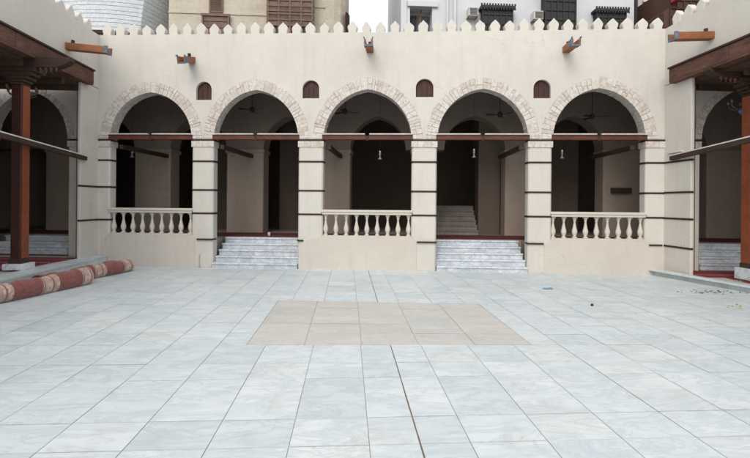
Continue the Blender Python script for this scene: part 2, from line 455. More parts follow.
# ------------------------------------------------------------------ main arcade
ZS = 3.23
TW = .3
RISE = 1.225
edges = [(-6.09, -3.95), (-3.40, -1.245), (-.63, 1.56), (2.17, 4.37), (4.93, 7.12)]
bays = [((a+b)/2, (b-a)/2, RISE - (.05 if i == 0 else 0)) for i, (a, b) in enumerate(edges)]
bay_l = (-8.25, 1.06, RISE); bay_r = (9.45, 1.07, RISE)
allbays = [bay_l] + bays + [bay_r]
W = thing('arcade_wall', 'cream plastered wall of five pointed stone arches across the far side of the courtyard, topped with merlons', 'arcade', FAC)
win = [(-3.76, .2, 4.20, 4.66), (-1.0, .215, 4.24, 4.69), (1.87, .22, 4.25, 4.70), (4.75, .205, 4.20, 4.66)]
win = [(q[0], q[1], q[2], q[3]) for q in win]
def clampw(q, a, b): return q
# move the little windows onto the axis of their pier so that they sit between two rings
win = [(-3.66, .2, 4.20, 4.66), (-.95, .21, 4.23, 4.68), (1.86, .215, 4.25, 4.70), (4.68, .205, 4.21, 4.66)]
aw = arch_wall(allbays, -12.0, 13.0, ZS, ZT, TW, win).build('wall_face', M['plaster'], W, fix=False)
for i, (cx, a, r) in enumerate(bays):
    ring(cx, a, r, ZS, .262, TW, seed=10+i).build('arch_ring', [M['ring'], M['mortar']], W)
for i, (cx, a, r) in enumerate((bay_l, bay_r)):
    ring(cx, a, r, ZS, .17, TW, seed=30+i).build('arch_ring', [M['ring'], M['mortar']], W)
# piers with their dark bands
piers = [(-7.19, -6.09), (-3.95, -3.40), (-1.245, -.63), (1.56, 2.17), (4.37, 4.93), (7.12, 8.38)]
for i, (a, b) in enumerate([(-12, -9.31)] + piers + [(10.52, 13)]):
    g = MB(); g.prism(chamf(a, b, 0, TW, .035), 0, ZS)
    p = g.build('pier', M['plaster'], W, fix=True, bevel=.008)
for i, (a, b) in enumerate(piers):
    g = MB(); 
    # rough stone collar under the springing
    nx = 4
    for k in range(nx):
        xa = a-.016+(b-a+.032)*k/nx; xb = a-.016+(b-a+.032)*(k+1)/nx
        g.box(xa+.003, xb-.003, -.02+random.uniform(-.003,.003), TW+.015, 3.02, 3.17, 0, random.random())
    g.box(a-.008, b+.008, -.012, TW+.01, 3.02, 3.17, 1)
    g.build('collar', [M['ring'], M['mortar']], W, bevel=.004)
    zs = [2.66, 1.94, 1.355]
    if i == 0: zs = [2.68, 2.0, 1.17]
    for z in zs:
        aa = a if i else -6.47; bb = b if i < 5 else 7.62
        g = MB(); g.prism(chamf(aa-.011, bb+.011, -.011, TW+.011, .035), z-.022, z+.022); g.build('band', M['band'], W)
    g = MB(); g.prism(chamf(a-.013, b+.013, -.024, TW+.013, .035), 3.175, 3.215); g.build('band', M['band'], W)
# lowest bands, cut short where the parapets cover the piers
for (a, b) in ((-3.80, -3.39), (-1.255, -1.10), (1.70, 2.18), (4.36, 4.74), (7.2, 7.5)):
    g = MB(); g.box(a, b, -.040, .2, .685, .722); g.build('band', M['band'], W)
# spandrel windows
for cx, hw, z0, z1 in win:
    g = MB(); ap = arch_pts(cx, hw-.002, (hw-.002)*.999, z1-hw, 8)
    poly = [(cx-hw+.002, z0)] + [(cx+hw-.002, z0)] + list(reversed(ap))
    g.face([(x, .09, z) for x, z in poly])
    o = g.build('window', M['wood_shutter'], W, fix=False)
    g = MB()
    for k in range(3):
        xa = cx-hw+.02+k*(2*hw-.04)/3; g.box(xa+.006, xa+(2*hw-.04)/3-.006, .074, .089, z0+.03, z1-(.16 if k != 1 else .03))
    g.box(cx-hw+.002, cx+hw-.002, .06, .089, z0+.001, z0+.03)
    g.build('shutter', M['wood_shutter'], o)
# merlons
def merlon_mesh(seed):
    rnd = random.Random(seed); j = lambda: rnd.uniform(-.007, .007)
    pr = [(-.125,-.01),(-.098+j(),.04),(-.118+j(),.10+j()),(-.122+j(),.155+j()),(-.088+j(),.205+j()),(-.04+j(),.255+j()),(0+j(),.292+j())]
    poly = pr + [(-x+j()*.5, z) for x, z in reversed(pr[:-1])]
    g = MB(); t = .085; n = len(poly)
    vs = [(x,-t,z) for x, z in poly] + [(x,t,z) for x, z in poly]
    fs = [tuple(range(n)), tuple(reversed(range(n,2*n)))] + [(i,i+n,(i+1)%n+n,(i+1)%n) for i in range(n)]
    g.add(vs, fs); return g
mproto = []
def put_merlons(parent, pts, rz):
    for k, (x, y) in enumerate(pts):
        if len(mproto) < 6:
            o = merlon_mesh(len(mproto)).build('merlon', M['plaster'], None, bevel=.016); mproto.append(o)
        else:
            o = random.choice(mproto).copy(); COL.objects.link(o)
        o.parent = parent
        o.matrix_basis = Matrix.Translation((x, y, ZT-.004)) @ Matrix.Rotation(rz + random.uniform(-.05,.05), 4, 'Z') @ Matrix.Rotation(random.uniform(-.05,.05), 4, 'Y') @ Matrix.Diagonal((random.uniform(.94,1.07),1,random.uniform(.9,1.1),1))
n = 40
put_merlons(W, [(-6.22+k*(13.62/(n-1)), .12) for k in range(n)], 0)

# ------------------------------------------------------------------ balustrades
def balustrade(a, b, nb, label, ends):
    t = thing('balustrade', label, 'balustrade', FAC, 'cream cast stone balustrades closing the arches')
    g = MB(); e0, e1 = ends
    pz = [(a-e0,-.02),(b+e1,-.02),(b+e1,.69),(b+.06,.80),(a-.06,.80),(a-e0,.69)]; n_ = 6
    g.add([(x,-.014,z) for x, z in pz]+[(x,.24,z) for x, z in pz], [tuple(range(n_)), tuple(reversed(range(n_,2*n_)))]+[(i,i+n_,(i+1)%n_+n_,(i+1)%n_) for i in range(n_)])
    g.build('parapet', M['parapet'], t, bevel=.01)
    g = MB(); g.box(a-.03, b+.03, -.045, .25, 1.415, 1.475); g.box(a-.01, b+.01, -.02, .225, 1.355, 1.415)
    g.build('rail', M['balus'], t, bevel=.012)
    g = MB(); g.box(a-.01, b+.01, -.01, .21, .80, .835); g.build('base_rail', M['balus'], t, bevel=.008)
    prof = [(.052,.0),(.052,.03),(.028,.05),(.048,.09),(.064,.14),(.062,.19),(.040,.27),(.025,.36),(.023,.40),(.034,.415),(.034,.43),(.028,.445),(.05,.48),(.05,.52)]
    pm = None
    for k in range(nb):
        x = a+.065+(b-a-.13)*k/(nb-1)
        if pm is None:
            g = MB(); g.lathe(prof, 14); g.box(-.052,.052,-.052,.052,-.001,.028); g.box(-.052,.052,-.052,.052,.488,.521)
            o = pm = g.build('baluster', M['balus'], t, smooth=False)
            me = o.data
            for p in me.polygons: p.use_smooth = len(p.vertices) == 4 and p.area < .004
        else:
            o = pm.copy(); COL.objects.link(o); o.parent = t
        o.matrix_basis = Matrix.Translation((x, .10, .835)) @ Matrix.Rotation(random.random(), 4, 'Z') if False else Matrix.Translation((x, .10, .835))
    return t
balustrade(-6.09, -3.95, 9, 'cream balustrade in the first arch from the left, behind the end of the rolled carpets', (.20, .10))
balustrade(-.63, 1.56, 9, 'cream balustrade in the middle arch between the two marble stairs', (.55, .14))
balustrade(4.93, 7.12, 9, 'cream balustrade in the rightmost court arch, next to the broad corner pier', (.18, .60))

# ------------------------------------------------------------------ steps, deck, platforms
def stair(name, label, x0, x1, z0, z1, y0, nst, tread, flare=0, M0=FAC, group=None, mat='step'):
    t = thing(name, label, 'steps', M0, group)
    h = (z1-z0)/nst
    for k in range(nst):
        g = MB(); f = flare*(1-k/nst)
        xa = x0-f; za = z0+k*h; zb = za+h
        ya = y0+k*tread; last = ya+tread+.02
        # riser and tread slabs of broken length
        x = xa
        while x < x1-.01:
            w = random.uniform(.14, .42)
            if x+w > x1-.12: w = x1-x
            g.box(x+.003, x+w-.003, ya+.006, last, za+.001, zb-.036, 0, random.random()*.45)
            x += w
        x = xa
        while x < x1-.01:
            w = random.uniform(.5, .95)
            if x+w > x1-.3: w = x1-x
            g.box(x+.002, x+w-.002, ya-.026, last-.002, zb-.032, zb, 0, .6+random.random()*.4)
            x += w
        g.box(xa+.01, x1-.01, ya+.012, last-.01, za-.01, zb-.01, 1)
        g.build('step', [M[mat], M['grout']], t)
    return t
stair('marble_stair', 'blue grey marble steps under the second arch from the left, left of the middle balustrade', -3.39, -1.25, -.01, .70, -.06, 5, .215, 0, group='marble stairs from the court up to the arcade')
stair('marble_stair', 'blue grey marble steps under the fourth arch, with more steps visible deep behind them', 2.18, 4.36, -.01, .70, -.06, 5, .215, 0, group='marble stairs from the court up to the arcade')
stair('marble_stair', 'low marble steps in the shaded left gallery behind the wooden post', -9.3, -7.2, .27, .70, .0, 3, .25)
stair('marble_stair', 'low marble steps in the right gallery beside the broad corner pier', 8.39, 10.5, .13, .70, .0, 4, .22)
stair('inner_stair', 'dim stone steps climbing in the dark hall seen through the fourth arch', 2.35, 3.66, .70, 1.58, 2.65, 6, .2, mat='shadestone')
g = MB()
g.box(-12, 13, 1.03, 7.2, -.5, .70)
for a, b in ((-7.18, -3.5), (-1.1, 1.9), (4.5, 8.37)): g.box(a, b, .25, 1.03, -.5, .70)
struct(g.build('arcade_deck', M['plaster_shade'], None, FAC))
g = MB(); g.box(-12, 13, 1.08, 2.36, .704, .722)
tag(g.build('deck_carpet', M['deck_carpet'], None, FAC), 'dark red carpet strip laid along the raised floor behind the arches', 'carpet')

def poly_platform(poly, z, name):
    g = MB(); g.prism(poly, -.2, z-.03, 1); 
    return g
# left platform
gl = MB(); gl.prism([(-6.0, -5), (-5.97, 8.03), (-6.07, 11.68), (-12.5, 12.3), (-12.5, -5)], -.2, .24)
struct(gl.build('left_platform', M['grout']))
def edging(name, p0, p1, z, w, out):
    g = MB(); d = Vector((p1[0]-p0[0], p1[1]-p0[1])); Ln = d.length; d.normalize(); nrm = Vector((-d.y, d.x))*out
    s = 0
    while s < Ln-.01:
        l = random.uniform(.7, 1.1)
        if s+l > Ln-.3: l = Ln-s
        a = Vector(p0)+d*(s+.002); b = Vector(p0)+d*(s+l-.002)
        q = [a, b, b+nrm*w, a+nrm*w]
        t = random.random()
        g.prism([(v.x, v.y) for v in q], z-.035, z, 0, t)
        q = [a+nrm*.015, b+nrm*.015, b+nrm*.05, a+nrm*.05]
        g.prism([(v.x, v.y) for v in q], -.02, z-.037, 0, random.random())
        s += l
    return struct(g.build(name, M['marble']))
edging('left_platform_edging', (-5.96, -5), (-5.94, 8.03), .27, .42, 1)
edging('left_platform_edging', (-5.94, 8.03), (-6.03, 11.55), .27, .42, 1)
gr = MB(); gr.prism([(7.33, 10.30), (7.75, 8.13), (8.6, 3.0), (9.9, -5), (14, -5), (14, 9.3), (7.6, 10.2)], -.2, .10)
struct(gr.build('right_platform', M['grout']))
edging('right_platform_edging', (7.28, 10.33), (7.72, 8.13), .14, .17, -1)
edging('right_platform_edging', (7.72, 8.13), (9.9, -5), .14, .17, -1)
# strip carpets on the platforms
def strip_carpet(x0, x1, y0, y1, z, label, rz=0):
    g = MB(); ny = 14; nx = 10
    hx, hy = (x1-x0)/2, (y1-y0)/2
    P = [[(-hx+2*hx*i/nx, -hy+2*hy*j/ny, .012+random.uniform(0,.006)) for i in range(nx+1)] for j in range(ny+1)]
    for j in range(ny):
        for i in range(nx):
            g.face([P[j][i], P[j][i+1], P[j+1][i+1], P[j+1][i]])
    for seq in ([P[0][i] for i in range(nx+1)], [P[j][0] for j in range(ny+1)], [P[j][nx] for j in range(ny+1)], [P[ny][i] for i in range(nx+1)]):
        for a, b in zip(seq, seq[1:]): g.face([a, b, (b[0],b[1],0), (a[0],a[1],0)])
    o = g.build('striped_carpet', M['red_carpet'], None, T((x0+x1)/2, (y0+y1)/2, z, rz), fix=False)
    return tag(o, label, 'carpet', 'red striped carpets laid on the side platforms')
strip_carpet(-9.9, -6.62, 9.9, 11.35, .242, 'red striped carpet on the left platform in front of the shaded gallery steps', R(-3))
strip_carpet(-10.0, -6.85, 7.2, 9.75, .242, 'red striped carpet at the left platform edge behind the nearer rolled carpet', R(0))
strip_carpet(7.72, 11.4, 8.98, 9.9, .102, 'red striped carpet on the right platform directly below the gallery steps', R(-6))
strip_carpet(8.02, 11.4, 7.3, 8.9, .102, 'red striped carpet behind the plinth of the right wooden post', R(-6))

# ------------------------------------------------------------------ inner arcade and hall
IA = thing('inner_arcade', 'second row of broad plastered piers and arches in the shade behind the main arcade', 'arcade', FAC)
ic = [-9.2, -6.34, -3.44, -.79, 2.02, 4.95, 7.78, 10.7]
ibays = [((ic[k]+.57+ic[k+1]-.57)/2, (ic[k+1]-ic[k]-1.14)/2, 1.0) for k in range(7)]
MI = Matrix.Translation((0, 2.4, 0))
g = arch_wall(ibays, -12, 13, 3.25, 5.3, .6); o = g.build('wall_face', M['plaster_upper_shade'], IA, fix=False); o.matrix_basis = MI
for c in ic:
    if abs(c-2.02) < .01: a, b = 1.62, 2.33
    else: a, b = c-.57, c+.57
    g = MB(); g.prism(chamf(a, b, 0, .6, .03), .70, 3.25); o = g.build('pier', M['plaster_shade'], IA, bevel=.01); o.matrix_basis = MI
    g = MB(); g.box(a-.03, b+.03, -.03, .63, 3.14, 3.248); o = g.build('capital', M['plaster_shade'], IA, bevel=.01); o.matrix_basis = MI
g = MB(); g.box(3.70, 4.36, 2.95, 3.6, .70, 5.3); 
tag(g.build('inner_pier', M['plaster_hall_shade'], None, FAC, bevel=.01), 'dim square pier in the hall to the right of the inner steps', 'pier')
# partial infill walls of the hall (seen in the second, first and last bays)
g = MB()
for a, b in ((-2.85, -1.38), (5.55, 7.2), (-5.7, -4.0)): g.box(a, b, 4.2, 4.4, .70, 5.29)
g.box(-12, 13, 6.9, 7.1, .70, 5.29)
tag(g.build('hall_wall', M['plaster_hall_shade'], None, FAC), 'dark back walls of the hall behind the inner piers', 'wall')
g = MB(); g.box(-12.3, -12.001, -.4, 7.1, -.4, 5.5); tag(g.build('end_wall', M['plaster_shade'], None, FAC), 'shaded wall closing the left end of the arcade walk', 'wall')
g = MB(); g.box(13.001, 13.3, -.4, 7.1, -.4, 5.5); tag(g.build('end_wall', M['plaster_shade'], None, FAC), 'shaded wall closing the right end of the arcade walk', 'wall')
g = MB(); g.box(-12, 13, TW+.002, 7.1, 5.3, 5.42)
for k in range(46): g.box(-11.9+k*.54, -11.78+k*.54, TW+.01, 2.39, 5.17, 5.298)
tag(g.build('arcade_ceiling', M['ceil'], None, FAC), 'dark beamed timber ceiling over the arcade walk', 'ceiling')
g = MB(); g.box(6.98, 7.55, -.03, .03, -.08, .08); 
tag(g.build('wall_shelf', M['wood_dark'], None, FAC @ T(.42, 2.33, 2.07)), 'small dark shelf board on the inner pier seen through the rightmost court arch', 'shelf')

# tie beams
def tie(a, b, label):
    t = thing('tie_beam', label, 'beam', FAC, 'red brown tie beams across the arches')
    mid = (a+b)/2
    for (p, q) in ((a-.02, mid-.035), (mid+.035, b+.02)):
        g = MB(); g.box(p, q, -.03, .09, 3.205, 3.305); g.box(p, q, -.045, .10, 3.305, 3.325); g.build('beam', M['wood_red'], t, bevel=.006)
    g = MB(); g.box(mid-.034, mid+.034, -.022, .082, 3.19, 3.30); g.build('splice', M['wood_dark'], t)
    g = MB(); g.box(a+.02, mid-.06, -.05, .02, 3.328, 3.352); g.box(mid+.05, b-.02, -.05, .02, 3.328, 3.352); g.build('conduit', M['pale'], t)
ordn = ['first', 'second', 'third', 'fourth', 'fifth']
what = ['above the left balustrade', 'above the left marble steps', 'above the middle balustrade', 'above the right marble steps', 'above the right balustrade']
for i, (a, b) in enumerate(edges): tie(a, b, f'red brown tie beam across the {ordn[i]} arch, {what[i]}')
for i, (a, w) in enumerate(((-5.86, 'of the first arch, behind its left side'), (-3.22, 'behind the left side of the second arch'), (-.5, 'behind the left side of the middle arch'), (4.22, 'behind the right side of the fourth arch'), (6.86, 'behind the right side of the rightmost court arch'))):
    g = MB(); g.box(a-.05, a+.05, TW-.2, 2.38, 2.98, 3.09)
    tag(g.build('cross_beam', M['wood_dark'], None, FAC, bevel=.006), 'dark timber tie running back ' + w, 'beam', 'dark ties running back to the inner piers')

# ------------------------------------------------------------------ hanging lamps and fans
def fac_pt(u, v, d):      # metres from the survey of the photograph, arcade frame
    F = 445.0; yaw = math.atan(27/445); ro = R(.49)
    a, b = (u-375), -(v-203); x = (a*math.cos(ro)-b*math.sin(ro))/F; z = (a*math.sin(ro)+b*math.cos(ro))/F
    rx, ry = x*math.cos(yaw)+math.sin(yaw), -x*math.sin(yaw)+math.cos(yaw)
    c, s = math.cos(PHI), math.sin(PHI)
    lx, ly = rx*c+ry*s, -rx*s+ry*c
    k = (d+D0*c)/ly
    return (-D0*s+lx*k, d, 1.65+z*k)
lampp = None
for (u, v, lab) in ((132,154,'small pale glass lamp hanging in the first arch from the left'), (233,153,'small glass lamp hanging at the left side of the second arch'),
                    (300,155,'small glass lamp hanging at the right edge of the second arch'), (380,156,'small glass lamp hanging against the dark middle arch'),
                    (474,154,'bright little glass lamp hanging in the fourth arch above the inner steps'), (562,155,'dim glass lamp hanging at the left of the rightmost court arch')):
    p = fac_pt(u, v, 1.1)
    if lampp is None:
        t = lampp = thing('hanging_lamp', lab, 'lamp', None, 'small glass lamps hanging behind the arches')
        g = MB(); g.lathe([(.02,.10),(.03,.09),(.045,.045),(.028,.0),(.022,-.02),(.05,-.07),(.085,-.10),(.075,-.105),(.02,-.095)], 14); g.build('shade', M['glass'], t, smooth=True)
        g = MB(); g.tube([(0,0,.1),(0,0,2.35)], .004, 5); g.build('wire', M['dark'], t)
        g = MB(); g.lathe([(.03,.10),(.03,.13),(.01,.15)], 10); g.build('cap', M['pale'], t)
    else:
        t = copy_tree(lampp); t['label'] = lab
    t.matrix_basis = FAC @ T(*p) @ Matrix.Diagonal((.72,.72,.92,1))
fanp = None
for (u, v, lab) in ((345,112,'dark ceiling fan hanging in the left half of the middle arch'), (500,115,'dark ceiling fan hanging in the right half of the fourth arch'),
                    (252,110,'dark ceiling fan near the crown of the second arch'), (592,117,'dark ceiling fan under the crown of the rightmost court arch')):
    p = fac_pt(u, v, 1.4)
    if fanp is None:
        t = fanp = thing('ceiling_fan', lab, 'fan', None, 'ceiling fans behind the arches')
        g = MB(); g.tube([(0,0,.05),(0,0,5.17-p[2])], .012, 6); g.build('rod', M['dark'], t)
        g = MB(); g.lathe([(.03,.09),(.09,.06),(.10,0),(.07,-.05),(.02,-.07)], 14); g.build('motor', M['dark'], t, smooth=True)
        for k in range(3):
            g = MB(); A = Matrix.Rotation(2*PI*k/3+.5, 4, 'Z') @ Matrix.Rotation(.22, 4, 'X')
            g.box(.09, .2, -.015, .015, -.006, .006, M=A); g.prism([(.2,-.04),(.55,-.065),(.55,.065),(.2,.04)], -.005, .005, M=A)
            g.build('blade', M['wood_dark'], t)
    else:
        t = copy_tree(fanp); t['label'] = lab
    t.matrix_basis = FAC @ T(*p, u*.37) @ Matrix.Diagonal((.7, .7, 1, 1))

# ------------------------------------------------------------------ water spouts
def spout(Mx, label, Ln=.82, tilt=.05, bl=.2):
    t = thing('water_spout', label, 'water spout', Mx, 'wooden water spouts high on the walls')
    A = Matrix.Rotation(tilt, 4, 'X')            # runs along -y
    g = MB(); g.box(-.085, .085, -Ln, .05, -.07, -.045, M=A); g.box(-.085, -.06, -Ln, .05, -.045, .075, M=A); g.box(.06, .085, -Ln, .05, -.045, .075, M=A)
    g.build('trough', M['wood_spout'], t, bevel=.004)
    g = MB()
    for s in (-1, 1):
        q = [(s*.087, -Ln-.01), (s*.087, -Ln+bl), (s*.100, -Ln+bl), (s*.100, -Ln-.01)]
        g.prism(q, -.075, .085, M=A)
        if bl > .15: g.prism([(s*.087, -Ln-.03), (s*.087, -Ln+.05), (s*.100, -Ln+.05), (s*.115, -Ln-.03)], .086, .115, M=A)
    g.box(-.1, .1, -Ln-.012, -Ln-.002, -.09, -.046, M=A)
    g.build('cheek', M['blue'], t)
    g = MB(); g.box(-.03, .03, -.14, -.09, .08, .16, M=A); g.build('peg', M['wood_dark'], t)
    return t
p = fac_pt(192, 61, 0); spout(FAC @ T(p[0], 0, p[2]+.02), 'brown wooden water spout with blue end above the window left of the second arch', .58, .30, .16)
p = fac_pt(370, 50, 0); spout(FAC @ T(p[0], 0, p[2]), 'brown wooden water spout seen end on above the middle arch', .62)
p = fac_pt(566, 50, 0); spout(FAC @ T(p[0], 0, p[2]), 'brown wooden water spout with blue end above and left of the rightmost court arch', .62)
spout(T(XL, 10.44, 5.11, R(90)), 'long orange brown water spout sticking out of the left side wall', .92, .07, .08)
spout(T(XR, 8.80, 5.17, R(-90)), 'long orange brown water spout sticking out of the right side wall', .86, .05, .07)

# ------------------------------------------------------------------ side galleries
def side(sg, X, yend, name):
    """sg -1 left, +1 right; X face of the wall; yend where it meets the arcade wall"""
    o = sg
    t = thing('side_wall', f'cream merloned wall above the wooden canopy on the {name} side of the court', 'wall')
    xa, xb = sorted((X, X+o*.45))
    g = MB(); g.box(xa, xb, -5, yend, 4.5, ZT); g.build('wall_face', M['plaster_side'], t, fix=False)
    return t
SL = side(-1, XL, 11.9, 'left'); put_merlons(SL, [(XL-.12, 11.35-k*.35) for k in range(14)], PI/2)
SR = side(1, XR, 10.3, 'right'); put_merlons(SR, [(XR+.12, 9.85-k*.35) for k in range(14)], PI/2)
# corner piers reaching out from the arcade
def offs(poly, d):
    c = Vector((sum(p[0] for p in poly)/len(poly), sum(p[1] for p in poly)/len(poly)))
    out = []
    for p in poly:
        v = Vector(p)-c; out.append((c.x+v.x+math.copysign(d, v.x), c.y+v.y+math.copysign(d, v.y)))
    return out
def corner(poly, label, zbands):
    t = thing('corner_pier', label, 'pier')
    g = MB(); g.prism(poly, -.05, 4.49); g.build('shaft', M['plaster_side'], t, bevel=.015)
    for z in zbands:
        g = MB(); g.prism(offs(poly, .012), z-.022, z+.022); g.build('band', M['band'], t)
    return t
corner([(XL-.001, 10.98), (XL-.07, 10.98), (XL-.42, 11.62), (XL-.42, 11.83), (XL-.001, 11.80)], 'cream corner pier where the left gallery meets the arcade', (2.0, 1.17))
corner([(XR+.001, 9.32), (XR+.07, 9.32), (XR+.45, 9.82), (XR+.45, 10.15), (XR+.001, 10.20)], 'cream corner pier with dark bands where the right gallery meets the arcade', (2.66, 1.95, 1.35, .70))
g = MB(); g.box(XR-.05, XR, 9.55, 10.0, 2.86, 2.89)
tag(g.build('pier_ledge', M['plaster'], None, bevel=.006), 'tiny plaster ledge on the right corner pier just above the tie beam', 'ledge')
g = MB(); g.tube([(XR+.082, 9.312, 4.48), (XR+.085, 9.31, 3.6), (XR+.08, 9.312, 2.9), (XR+.086, 9.31, .2)], .008, 6)
tag(g.build('wall_cable', M['wood_dark'], None), 'thin brown cable running down the edge of the right corner pier', 'cable')
g = MB(); g.tube([(XL-.082, 10.97, 4.48), (XL-.085, 10.968, 3.0), (XL-.08, 10.97, .3)], .008, 6)
tag(g.build('wall_cable', M['wood_dark'], None), 'thin brown cable running down the edge of the left corner pier', 'cable')

def canopy(sg, X, y1, label):
    t = thing('timber_canopy', label, 'canopy')
    a, b = sorted((X, X+sg*.05))
    g = MB(); y = -5
    while y < y1-.01:
        l = min(random.uniform(1.8, 2.6), y1-y); 
        if y1-(y+l) < .5: l = y1-y
        g.box(a+random.uniform(-.004,.004), b, y+.004, y+l-.004, 4.50, 4.79); y += l
    g.build('fascia', M['wood_old'], t, bevel=.008)
    a2, b2 = sorted((X-sg*.035, X+sg*.12)); g = MB(); g.box(a2, b2, -5, y1+.01, 4.795, 4.835); g.build('moulding', M['wood_dark'], t, bevel=.006)
    a3, b3 = sorted((X-sg*.012, X+sg*.3)); g = MB(); g.box(a3, b3, -5, y1-.03, 4.455, 4.495); g.build('soffit', M['wood_old'], t, bevel=.006)
    a4, b4 = sorted((X+sg*.22, X+sg*4.4)); g = MB(); g.box(a4, b4, -5, y1-.06, 4.40, 4.452)
    yy = y1-.2
    while yy > -4: g.box(a4+.3, b4, yy-.05, yy+.05, 4.28, 4.398); yy -= .62
    g.build('ceiling', M['ceil'], t, fix=False)
    return t
canopy(-1, XL+.14, 11.25, 'weathered red brown timber canopy edge running along the left side wall')
canopy(1, XR-.12, 9.86, 'weathered red brown timber canopy edge running along the right side wall')
# wooden posts with bracket beams
def post(sg, x, y, zb, hp, label, plab, wdt=.26):
    g = MB(); g.box(x-.19, x+.19, y-.19, y+.19, zb, zb+hp)
    tag(g.build('post_plinth', M['step'], None, bevel=.012), plab, 'plinth')
    t = thing('wooden_post', label, 'post', T(x, y, zb+hp))
    h = wdt/2; H = 4.28-zb-hp
    g = MB(); g.prism(chamf(-h, h, -h, h, .02), 0, H-.35); g.build('shaft', M['wood_post_shade'], t, bevel=.005)
    g = MB(); a, b = sorted((-sg*(h+.001), -sg*(h+.022))); g.box(a, b, -h+.01, h-.01, .101, H-.36); g.build('lit_side_strip', M['wood_post_lit'], t, bevel=.004)  # added strip, its orange paints the light on the court side
    g = MB(); g.box(-h-.02, h+.02, -h-.02, h+.02, .0, .10); g.build('foot', M['wood_dark'], t, bevel=.01)
    g = MB()
    z = H-.35
    for k, (e, dz) in enumerate(((.01,.05),(.06,.06),(.12,.07),(.2,.08),(.26,.09))):
        g.box(-h-e, h+e, -h-.02, h+.02, z, z+dz-.002); z += dz
    g.build('capital', M['wood_dark'], t, bevel=.012)
    g = MB(); xin = -sg
    # cross beam with a carved nose pointing into the court
    r = [(0,.0),(.66,.0),(.80,.03),(.93,.09),(1.0,.15),(1.0,.22),(0,.22)]
    vs = [(xin*a, -.09, H+b) for a, b in r] + [(xin*a, .09, H+b) for a, b in r]; n = len(r)
    g.add(vs, [tuple(range(n)), tuple(reversed(range(n,2*n)))] + [(i,i+n,(i+1)%n+n,(i+1)%n) for i in range(n)])
    g.box(min(0,-xin*2.6), max(0,-xin*2.6), -.089, .089, H+.001, H+.219)
    g.build('bracket_beam', M['wood_dark'], t, bevel=.012)
    # small carved drops
    g = MB()
    for k in range(7):
        xx = xin*(.12+.1*k); g.lathe([(.028,0),(.034,-.03),(.012,-.07),(.02,-.085),(.004,-.11)], 8, M=T(xx, -.05, H+.0+max(0,(k-4)*.02)))
    g.build('carved_drops', M['wood_old'], t)
    return t
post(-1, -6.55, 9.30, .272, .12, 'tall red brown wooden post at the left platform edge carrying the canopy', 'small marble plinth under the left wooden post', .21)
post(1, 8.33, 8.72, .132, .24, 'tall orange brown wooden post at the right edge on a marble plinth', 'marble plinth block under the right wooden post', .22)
# tie rods of the side galleries
def rod(p0, p1, label):
    t = thing('tie_rod', label, 'beam')
    a, b = Vector(p0), Vector(p1); d = (b-a).normalized(); u = d.cross(Vector((0,0,1))).normalized(); w = u.cross(d)
    for nm, o, hw, hh, m in (('beam', 0, .045, .045, 'wood_dark'), ('conduit', .062, .04, .012, 'pale')):
        g = MB(); vs = []
        for q in (a, b):
            for (s1, s2) in ((-1,-1),(1,-1),(1,1),(-1,1)): vs.append(q+u*s1*hw+w*(s2*hh+o))
        g.add(vs, [(0,1,2,3),(7,6,5,4),(0,4,5,1),(1,5,6,2),(2,6,7,3),(3,7,4,0)]); g.build(nm, M[m], t)
rod((XL+.03, 11.12, 2.66), (XL+.03, 5.5, 3.0), 'thin dark tie beam with pale top running from the left corner pier to the post')
rod((XR-.03, 9.88, 2.74), (XR-.03, 5.0, 3.08), 'thin dark tie beam with pale top running out from the right corner pier')
# outer walls of the side galleries and their roofs
for sg, X, lab in ((-1, -10.9, 'left'), (1, 12.1, 'right')):
    g = MB(); a, b = sorted((X, X+sg*.3)); g.box(a, b, -5, 13, 0, 5.2)
    tag(g.build('gallery_wall', M['plaster_shade'], None), f'shaded plaster wall along the back of the {lab} gallery', 'wall')
    a, b = sorted(((XL if sg < 0 else XR)+sg*.46, X)); g = MB(); g.box(a, b, -5, 11.6 if sg < 0 else 9.9, 4.56, 4.72)
    tag(g.build('gallery_roof', M['ceil'], None), f'flat roof over the {lab} gallery behind the merloned wall', 'roof')
# ornate lamps in the side galleries
def brass_lamp(x, y, z, label, col):
    t = thing('brass_lamp', label, 'lamp', T(x, y, z))
    g = MB(); g.lathe([(.02,.05),(.09,.03),(.13,0),(.11,-.01),(.02,.0)], 16); g.build('dish', M['brass'], t, smooth=True)
    g = MB(); g.lathe([(.10,-.012),(.12,-.05),(.08,-.10),(.03,-.13),(.01,-.15)], 14); g.build('glass', col, t, smooth=True)
    for k in range(6):
        g = MB(); a = k*PI/3
        g.tube([(math.cos(a)*.05,math.sin(a)*.05,.03),(math.cos(a)*.17,math.sin(a)*.17,.0),(math.cos(a)*.27,math.sin(a)*.27,.05),(math.cos(a)*.29,math.sin(a)*.29,.13)], .012, 6)
        g.lathe([(.015,.13),(.03,.15),(.028,.20),(.01,.22)], 8, M=T(math.cos(a)*.29, math.sin(a)*.29, 0)); g.build('arm', M['brass'], t, smooth=True)
    g = MB(); g.tube([(0,0,.05),(0,0,4.4-z)], .008, 6); g.build('rod', M['dark'], t)
brass_lamp(8.75, 9.35, 3.80, 'brass lamp with blue glass bowl hanging in the right gallery arch', plain('blue_glass', (.12, .22, .38), .2))
brass_lamp(-7.25, 10.35, 3.95, 'small lamp with a red tinted bowl hanging in the left gallery arch', plain('red_glass', (.35, .08, .06), .2))
brass_lamp(-7.75, 9.9, 3.75, 'pale lamp hanging left of the tall wooden post in the left gallery', M['glass'])

